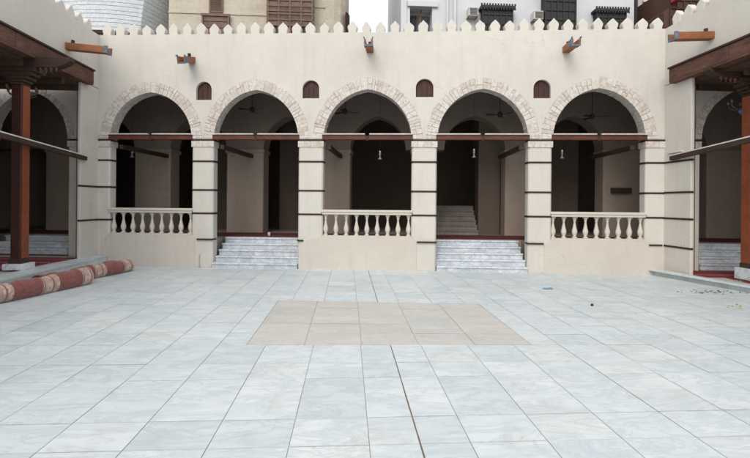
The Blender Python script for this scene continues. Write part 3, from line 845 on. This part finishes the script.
# ------------------------------------------------------------------ rolled carpets
def roll(p0, p1, r, label, seed, m):
    a, b = Vector((*p0, 0)), Vector((*p1, 0)); Ln = (b-a).length; ang = math.atan2(b.y-a.y, b.x-a.x)
    rnd = random.Random(seed); n = 46; k = 24
    ph = [rnd.uniform(0, 6) for _ in range(4)]
    g = MB(); rings = []
    for i in range(n+1):
        s = i/n; x = s*Ln; rr = r*(1+.05*math.sin(6*s+ph[0])+.025*math.sin(21*s+ph[1]))
        if i % 9 == 4: rr *= .94
        if i % 9 in (3, 5): rr *= .975
        rr *= 1+rnd.uniform(-.008, .008)
        cy = .03*math.sin(4*s+ph[2])
        ring_ = []
        for q in range(k):
            th = 2*PI*q/k; rad = rr*(1+.03*math.sin(3*th+ph[3]+s*5))
            z = rr*.93+rad*math.sin(th)
            if z < .012: z = .004
            ring_.append((x, cy+rad*math.cos(th)*1.04, z))
        rings.append(ring_)
    for i in range(n):
        for q in range(k): g.face([rings[i][q], rings[i][(q+1)%k], rings[i+1][(q+1)%k], rings[i+1][q]])
    # ends: wound layers
    for e, sx in ((0, -1), (n, 1)):
        ring_ = rings[e]; cx = ring_[0][0]; cen = Vector((cx, sum(p[1] for p in ring_)/k, sum(p[2] for p in ring_)/k))
        prev = [Vector(p) for p in ring_]
        for j, f in enumerate((.93, .80, .78, .64, .61, .46, .43, .25, .2, .05)):
            dx = -sx*.03 if j % 2 else 0
            cur = [cen+(Vector(p)-cen)*f+Vector((dx, 0, 0)) for p in ring_]
            for q in range(k): g.face([prev[q], prev[(q+1)%k], cur[(q+1)%k], cur[q]])
            prev = cur
        g.face(prev)
    o = g.build('rolled_carpet', m, None, T(a.x, a.y, 0, ang))
    import bmesh
    bm = bmesh.new(); bm.from_mesh(o.data); bmesh.ops.remove_doubles(bm, verts=bm.verts, dist=.0005); bmesh.ops.recalc_face_normals(bm, faces=bm.faces); bm.to_mesh(o.data); bm.free()
    for p in o.data.polygons: p.use_smooth = True
    tag(o, label, 'rolled carpet', 'rolled carpets beside the left platform')
    # loose fringe on the far end
    g = MB()
    for q in range(26):
        th = rnd.uniform(0, 2*PI); rr = r*rnd.uniform(.7, 1)
        y, z = rr*math.cos(th), max(.01, r*.93+rr*math.sin(th))
        l = rnd.uniform(.03, .08); g.tube([(Ln-.01, y, z), (Ln+l*.6, y+rnd.uniform(-.02,.02), z-.01), (Ln+l, y+rnd.uniform(-.03,.03), max(.006, z-.04))], .004, 4)
    g.build('fringe', plain('cream_fringe', (.48, .38, .29), .95), o)
    return o
roll((-5.88, 6.3), (-5.17, 9.15), .168, 'dusty red rolled carpet with cream bands, the nearer of the two beside the left platform', 3, rollmat('carpet_roll_front', .30))
roll((-5.72, 8.55), (-5.13, 10.78), .15, 'dusty red rolled carpet with its frayed end towards the arcade, the farther of the two', 5, rollmat('carpet_roll_back', .06))

# ------------------------------------------------------------------ small things on the floor and wall
g = MB()
rnd = random.Random(4)
for k in range(6):
    x, y = rnd.uniform(-.12,.12), rnd.uniform(-.05,.05)
    g.face([(x-.06,y-.03,.004+rnd.random()*.02),(x+.05,y-.04,.006+rnd.random()*.02),(x+.07,y+.03,.01+rnd.random()*.03),(x-.03,y+.04,.012+rnd.random()*.03)])
tag(g.build('plastic_scrap', plain('blue_plastic', (.14, .32, .48), .35), None, T(3.9, 8.5, 0) @ Matrix.Diagonal((.75, .8, .6, 1)), fix=False), 'small crumpled blue plastic scrap on the marble floor', 'litter')
g = MB()
for k in range(60):
    x, y = rnd.gauss(0, .30), rnd.gauss(0, .08); a = rnd.uniform(0, 6); s = rnd.uniform(.008, .024)
    g.prism([(x+s*math.cos(a+q*2.1), y+s*math.sin(a+q*2.1)*.7) for q in range(3)], .002, rnd.uniform(.005,.012))
o = tag(g.build('dry_leaves', plain('dry_leaf', (.06, .05, .04), .9), None, T(6.95, 8.1, 0), fix=False), 'dark scatter of dry leaves at the foot of the right platform', 'leaves')
o['kind'] = 'stuff'
g = MB()
for k in range(8):
    x, y = rnd.gauss(0, .16), rnd.gauss(0, .1); a = rnd.uniform(0, 6); s = rnd.uniform(.01, .028)
    g.prism([(x+s*math.cos(a+q*2.1), y+s*math.sin(a+q*2.1)*.7) for q in range(3)], .002, rnd.uniform(.006,.015))
o = tag(g.build('yellow_leaves', plain('yellow_leaf', (.36, .29, .07), .9), None, T(6.35, 6.9, 0), fix=False), 'few yellow leaves on the marble near the right edge', 'leaves'); o['kind'] = 'stuff'
g = MB(); g.lathe([(.022,0),(.026,.01),(.018,.03),(.006,.035)], 8)
tag(g.build('pebble', M['dark'], None, T(4.0, 7.05, 0)), 'small dark pebble lying on the marble right of the beige slabs', 'pebble')
g = MB(); g.tube([(0,0,.33),(0,0,.05),(.0,-.03,.015),(.06,-.06,.012)], .009, 6)
tag(g.build('wall_pipe', M['metalgrey'], None, FAC @ T(-3.72, -.045, 0)), 'short thin grey pipe against the pier left of the first marble steps', 'pipe')
g = MB(); g.lathe([(.03,0),(.04,.05),(.034,.09),(.01,.1)], 10)
tag(g.build('cup', M['pale'], None, FAC @ T(-2.32, 1.2, .722)), 'small white cup on the dark red carpet at the top of the left steps', 'cup')

# ------------------------------------------------------------------ buildings beyond
YB = 20.0
def px(u): return fx(u, 20)[0]
def fx(u, v, Y=YB):
    F = 445.0; yaw = math.atan(27/445); ro = R(.49)
    a, b = (u-375), -(v-203); x = (a*math.cos(ro)-b*math.sin(ro))/F; z = (a*math.sin(ro)+b*math.cos(ro))/F
    rx, ry = x*math.cos(yaw)+math.sin(yaw), -x*math.sin(yaw)+math.cos(yaw); k = Y/ry
    return (rx*k, 1.65+z*k)
def band_box(g, u0, v0, u1, v1, ya, yb, Y=YB, mi=0, tone=.5):
    x0, z1 = fx(u0, v0, Y); x1, z0 = fx(u1, v1, Y); g.box(x0, x1, ya, yb, z0, z1, mi, tone)
# minaret drum
t = thing('minaret', 'pale blue white faceted minaret base with thin horizontal courses rising behind the left corner', 'minaret')
fl = fx(66, 10)[0]; fr = fx(140, 15)[0]
def drum(z, e):   # plan of the drum at flare e
    w0, w1 = fl-e, fr+e; y0 = YB-e*.6
    fr_ = [(w0+(w1-w0)*q/8, y0-.30*(1-(q/4-1)**2)) for q in range(9)]
    return fr_ + [(w1+.50+e*.25, y0+1.5), (w1+.5+e*.25, y0+3.0), (w1, y0+4.2), (w0, y0+4.2), (w0-.5-e*.25, y0+3.0), (w0-.5-e*.25, y0+1.5)]
zb = 8.95
g = MB(); g.prism(drum(0, -.35), 0, zb-.12); g.build('base', M['plaster_side'], t)
g = MB(); g.prism(drum(0, -.08), zb-.12, zb-.02); g.build('shade_line', M['wood_dark'], t)  # dark strip models the line of shade below the drum
g = MB(); z = zb; k = 0
while z < 15:
    e = (z-zb)*.16; h = .19 if k % 2 else .155
    a = drum(z, e); b_ = drum(z+h, e+.035); n = len(a)
    vs = [(x,y,z) for x,y in a]+[(x,y,z+h-.022) for x,y in b_]
    g.add(vs, [tuple(reversed(range(n))), tuple(range(n,2*n))]+[(i,(i+1)%n,(i+1)%n+n,i+n) for i in range(n)], 0, random.random())
    g.prism(drum(z, e-.02), z+h-.03, z+h+.002, 1)
    z += h; k += 1
g.build('drum', [M['minaret'], plain('course_gap', (.16, .19, .21), .9)], t)
# tan house
t = thing('coral_stone_house', 'tan coral stone house with weathered wooden windows behind the left half of the arcade', 'house')
xl, xr = fx(166, 20)[0], fx(326, 20)[0]
poly = [(xl, YB+.3), (xl+.12, YB), (xr, YB), (xr+.35, YB+.09), (xr+.65, YB+.28), (xr+.85, YB+.55), (xr+.98, YB+.95), (xr+1.0, YB+8), (xl-.2, YB+8), (xl-.5, YB+2.5)]
g = MB(); g.prism(poly, 0, 15); g.build('wall', M['tan'], t)
g = MB(); z = fx(250, 15)[1]; g.box(xl+.1, fx(272,10)[0], YB-.035, YB-.001, z-.03, z+.03); z = fx(335, 8)[1]; g.box(fx(314,8)[0], xr-.02, YB-.035, YB-.001, z-.03, z+.03); g.build('string_course', M['tan'], t)
g = MB(); band_box(g, 203, 15.5, 230, 42, YB-.14, YB-.002)
w = g.build('window', M['brownlat'], t, bevel=.02)
g = MB()
x0, z1 = fx(203, 15.5); x1, z0 = fx(230, 42)
g.box(x0-.04, x1+.04, YB-.2, YB-.141, z1-.08, z1+.02); g.box(x0, x0+.06, YB-.19, YB-.141, z0, z1-.09); g.box(x1-.06, x1, YB-.19, YB-.141, z0, z1-.09)
for k in range(1, 4): g.box(x0+.07, x1-.07, YB-.17, YB-.141, z0+k*(z1-z0)/4-.02, z0+k*(z1-z0)/4+.02)
g.build('frame', M['brownlat'], w)
def lattice(g, x0, x1, z0, z1, y, s, wd=.018, diag=True):
    d = s; k = -int((z1-z0)/d)-1
    W_, H_ = x1-x0, z1-z0
    for sgn in (1, -1):
        q = -H_
        while q < W_:
            # line from (q,0) to (q+H_,H_), clipped
            a = max(0, -q); b = min(H_, W_-q)
            if b-a > .03:
                pa = (q+a, a); pb = (q+b, b)
                if sgn < 0: pa, pb = (W_-pa[0], pa[1]), (W_-pb[0], pb[1])
                A = Vector((x0+pa[0], y, z0+pa[1])); B = Vector((x0+pb[0], y, z0+pb[1])); dd = (B-A).normalized(); nn = Vector((-dd.z, 0, dd.x))*wd
                off = -.012 if sgn > 0 else 0
                g.face([A-nn+Vector((0,off,0)), B-nn+Vector((0,off,0)), B+nn+Vector((0,off,0)), A+nn+Vector((0,off,0))])
            q += d
x0, z1 = fx(210.5, -12); x1, z0 = fx(222.5, 13)
g = MB(); g.box(x0, x1, YB-.05, YB-.002, z0, z1); w = g.build('lattice_window', M['dark'], t)
g = MB(); lattice(g, x0+.04, x1-.04, z0+.04, z1-.04, YB-.062, .10, .014)
for (a, b, c, d) in ((x0-.03,x0+.04,z0-.03,z1),(x1-.04,x1+.03,z0-.03,z1),(x0+.04,x1-.04,z0-.03,z0+.04)): g.box(a, b, YB-.09, YB-.051, c, d)
g.build('lattice', M['brownlat'], w, fix=False)
# roshan
x0, z1 = fx(270, -14); x1, z0 = fx(313, 42)
g = MB(); g.box(x0, x1, YB-.5, YB-.002, z0, z1); w = g.build('bay_window', M['wood_dark'], t)
g = MB(); yf = YB-.5
for k in range(5):
    xx = x0+(x1-x0)*k/4; g.box(xx-.045, xx+.045, yf-.05, yf-.001, z0, z1)
rowsz = [fx(290, v)[1] for v in (30, 24.5, 19, 16, 11, 5.5, 2, -4, -10)]
for z in rowsz: g.box(x0-.04, x1+.04, yf-.06, yf-.001, z-.045, z+.03)
for i_, (za, zc) in enumerate(zip(rowsz, rowsz[1:])):
    for k in range(4):
        xa = x0+(x1-x0)*k/4+.06; xb = x0+(x1-x0)*(k+1)/4-.06
        g.box(xa, xb, yf-.022, yf-.001, za+.04, zc-.055)
        if i_ % 2: lattice(g, xa, xb, za+.04, zc-.055, yf-.03, .07, .008)
for s_ in (x0, x1): 
    for z in rowsz: g.box(s_-.04, s_+.04, yf+.001, YB-.01, z-.045, z+.03)
for k in range(4): g.lathe([(.02,0),(.09,-.05),(.06,-.16),(.015,-.24)], 10, M=T(x0+(x1-x0)*(k+.5)/4, yf+.2, fx(290,32)[1]))
g.build('lattice', M['brownlat'], w, fix=False)
g = MB(); 
A = [fx(343, 9), fx(348.5, 20), fx(352.5, 31), fx(346, 29)]
g.prism([(xr+.86, YB+.25), (xr+.98, YB+.42), (xr+1.06, YB+.72), (xr+.9, YB+.7)], 8.4, A[0][1]); g.build('shutter', M['wood_shutter'], t)
# white apartment house
t = thing('white_apartment_house', 'white painted house with black wooden bay windows behind the right half of the arcade', 'house')
xa, xb = fx(403, 20)[0], fx(634, 20)[0]
xo0, zo1 = fx(410, 7); xo1, zo0 = fx(432, 34)
g = MB()
g.box(xa, xo0, YB, YB+8, 0, 16); g.box(xo0, xo1, YB, YB+8, 0, zo0-.4); g.box(xo0, xo1, YB, YB+8, zo1, 16); g.box(xo0, xo1, YB+1.2, YB+8, zo0-.4, zo1); g.box(xo1, xb, YB, YB+8, 0, 16)
g.build('wall', M['white'], t)
g = MB(); g.box(xo0-.12, xo1+.25, YB-.12, YB-.002, zo1, zo1+.24); g.box(xa-.1, xa+.16, YB-.05, YB-.002, 6, 16); g.build('balcony_frame', M['white'], t, bevel=.01)
g = MB(); g.box(xo0+.1, xo0+.35, YB+.35, YB+.6, zo0-.39, zo1-.25); g.build('balcony_door', M['dark'], t)
g = MB(); g.tube([((xo0+xo1)/2-.1, YB+.3, zo0-.4), ((xo0+xo1)/2+.05, YB+.3, zo1-.02)], .05); g.tube([(xo0+.05, YB+.2, zo1-.25),(xo1-.05, YB+.2, zo1-.3)], .015)
g.box(xo0+.7, xo1-.15, YB+.8, YB+1.15, zo0-.39, zo1-.35); g.build('balcony_clutter', M['brownlat'], t)
for u_, r_ in ((447, .05), (454.5, .075)):
    g = MB(); xx = fx(u_, 20)[0]; g.tube([(xx, YB-.09, 4), (xx, YB-.09, 16)], r_, 10); g.build('drain_pipe', M['white'], t, smooth=True)
def roshan(u0, v0, u1, v1, crest=True, dep=.35):
    x0, z1 = fx(u0, v0); x1, z0 = fx(u1, v1); yf = YB-dep
    g = MB(); g.box(x0, x1, yf, YB-.002, z0, z1); w = g.build('bay_window', M['black'], t, bevel=.01)
    g = MB(); n = 5
    for k in range(n+1):
        xx = x0+(x1-x0)*k/n; g.box(xx-.03, xx+.03, yf-.03, yf-.001, z0, z1-.1)
    z = z1-.35
    while z > z0: g.box(x0-.01, x1+.01, yf-.04, yf-.001, z-.025, z+.025); z -= .42
    g.build('frame', M['black'], w, bevel=.005)
    if crest:
        g = MB(); g.box(x0-.1, x1+.1, yf-.12, YB-.002, z1-.08, z1+.03)
        m_ = 13
        for k in range(m_):
            xx = x0-.08+(x1-x0+.16)*k/(m_-1)
            g.prism([(xx-.035, yf-.12), (xx+.035, yf-.12), (xx+.035, yf-.09), (xx-.035, yf-.09)], z1+.031, z1+.11)
            g.prism([(xx-.035, yf-.119), (xx+.035, yf-.119), (xx+.035, yf-.09), (xx-.035, yf-.09)], z1-.16, z1-.081)
        g.build('crest', M['black'], w)
roshan(480.5, 10, 509.5, 42); roshan(541, -20, 570, 42, False, .5); roshan(593, 13, 621, 42)
g = MB(); xx = fx(635.5, 20)[0]; g.box(xx-.05, xx+.05, YB-.06, YB+.04, 7.5, 16); g.build('corner_strip', M['black'], t)
# air conditioners
acp = None
for (u_, v_, lab) in ((471, 15, 'small boxy air conditioner on the white wall left of the first black bay window'), (535, 18.5, 'small boxy air conditioner on the white wall beside the tall black window')):
    x, z = fx(u_, v_)
    if acp is None:
        a = acp = thing('air_conditioner', lab, 'air conditioner', None, 'air conditioners on the white house')
        g = MB(); g.box(-.22, .22, -.4, -.002, -.19, .19); g.build('case', plain('ac_case', (.55, .54, .50), .6), a, bevel=.012)
        g = MB(); g.box(-.16, .18, -.412, -.401, -.15, .15)
        g.build('grille', M['metalgrey'], a)
        g = MB()
        for k in range(7): g.box(-.16, .18, -.425, -.413, -.14+k*.043, -.125+k*.043)
        g.build('louvre', M['dark'], a)
        g = MB(); 
        for s_ in (-1, 1): g.box(s_*.2-.015, s_*.2+.015, -.42, -.002, -.22, -.192)
        g.box(-.2, .2, -.42, -.39, -.25, -.222); g.build('bracket', M['brass'], a)
    else: a = copy_tree(acp); a['label'] = lab
    a.matrix_basis = T(x, YB, z)
# right neighbours
t = thing('beige_house', 'grey beige house seen over the right corner with a dark timber bay', 'house')
x0 = fx(638, 20, 21)[0]
g = MB(); g.box(x0, x0+9, 21, 28, 0, 16); g.build('wall', plaster('grey_beige_render', (.52, .47, .44), .08, .15), t)
g = MB(); z = fx(650, 3, 21)[1]; g.box(x0+.2, x0+2, 20.9, 20.999, z, z+.12); g.build('ledge', M['plaster_side'], t)
Y2 = 18.5
def f2(u, v): return fx(u, v, Y2)
pts = [f2(664, 12), f2(664, 40), f2(712, 40), f2(712, -14), f2(669, -14), f2(669.5, 8)]
g = MB(); n = len(pts)
vs = [(x, Y2, z) for x, z in pts]+[(x, Y2+2.5, z) for x, z in pts]
g.add(vs, [tuple(range(n)), tuple(reversed(range(n,2*n)))]+[(i,i+n,(i+1)%n+n,(i+1)%n) for i in range(n)])
w = g.build('timber_bay', woodmat('brown_timber_bay', (.055, .025, .018), (.10, .05, .035), .8), t)
g = MB()
xa, xb = f2(670, 0)[0], f2(711, 0)[0]
for v_ in (17, 9, 1): z = f2(690, v_)[1]; g.box(xa, xb, Y2-.05, Y2-.001, z-.03, z+.03)
for k in range(7): xx = xa+(xb-xa)*k/6; g.box(xx-.025, xx+.025, Y2-.04, Y2-.001, pts[1][1], pts[4][1])
g.build('frame', M['wood_dark'], w)
x, z = fx(672, 2, Y2); 
g = MB(); g.box(x-.12, x+.15, Y2-.4, Y2-.06, z-.1, z+.12)
g.build('red_box', plain('red_paint', (.30, .03, .03), .6), w, bevel=.02)

# ------------------------------------------------------------------ sky, sun, camera
w = bpy.data.worlds.new('World'); S.world = w; w.use_nodes = True
nt = w.node_tree; bg = nt.nodes['Background']
sk = nt.nodes.new('ShaderNodeTexSky'); sk.sky_type = 'NISHITA'; sk.sun_disc = False
SE, SRot = R(38), R(200)
sk.sun_elevation = SE; sk.sun_rotation = SRot; sk.dust_density = 3.0; sk.air_density = 1.0; sk.ozone_density = 1.0
# thin bright cloud veil over the clear sky
tcw = N(nt, 'ShaderNodeTexCoord'); cn = noise(nt, tcw.outputs['Generated'], 2.2, 6, .6)
veil = ramp(nt, cn, [(.3, (6.2, 6.4, 6.7)), (.7, (8.2, 8.1, 7.9))])
skc = mix(nt, .70, sk.outputs[0], veil)
nt.links.new(skc, bg.inputs[0]); bg.inputs[1].default_value = .15
sl = bpy.data.lights.new('sun', 'SUN'); sl.energy = .85; sl.angle = R(30); sl.color = (1, .96, .9)
so = bpy.data.objects.new('sun', sl); COL.objects.link(so)
# sky sun direction: rotation measured from +Y towards +X
d = Vector((math.sin(SRot)*math.cos(SE), math.cos(SRot)*math.cos(SE), math.sin(SE)))
so.rotation_euler = d.to_track_quat('Z', 'Y').to_euler()
cam = bpy.data.cameras.new('camera'); co = bpy.data.objects.new('camera', cam); COL.objects.link(co)
cam.sensor_width = 36; cam.lens = 445/750*36; cam.clip_end = 2000; cam.clip_start = .05
cam.shift_x = 0; cam.shift_y = -26/750
Rm = Matrix.Rotation(-math.atan(27/445), 4, 'Z') @ Matrix.Rotation(PI/2, 4, 'X') @ Matrix.Rotation(R(.49), 4, 'Z')
co.matrix_world = Matrix.Translation((0, 0, 1.65)) @ Rm
S.camera = co
S.view_settings.view_transform = 'Standard'; S.view_settings.look = 'None'; S.view_settings.gamma = 1
S.view_settings.use_curve_mapping = False
S.view_settings.exposure = 0.47
S.render.resolution_x = 1024; S.render.resolution_y = 625
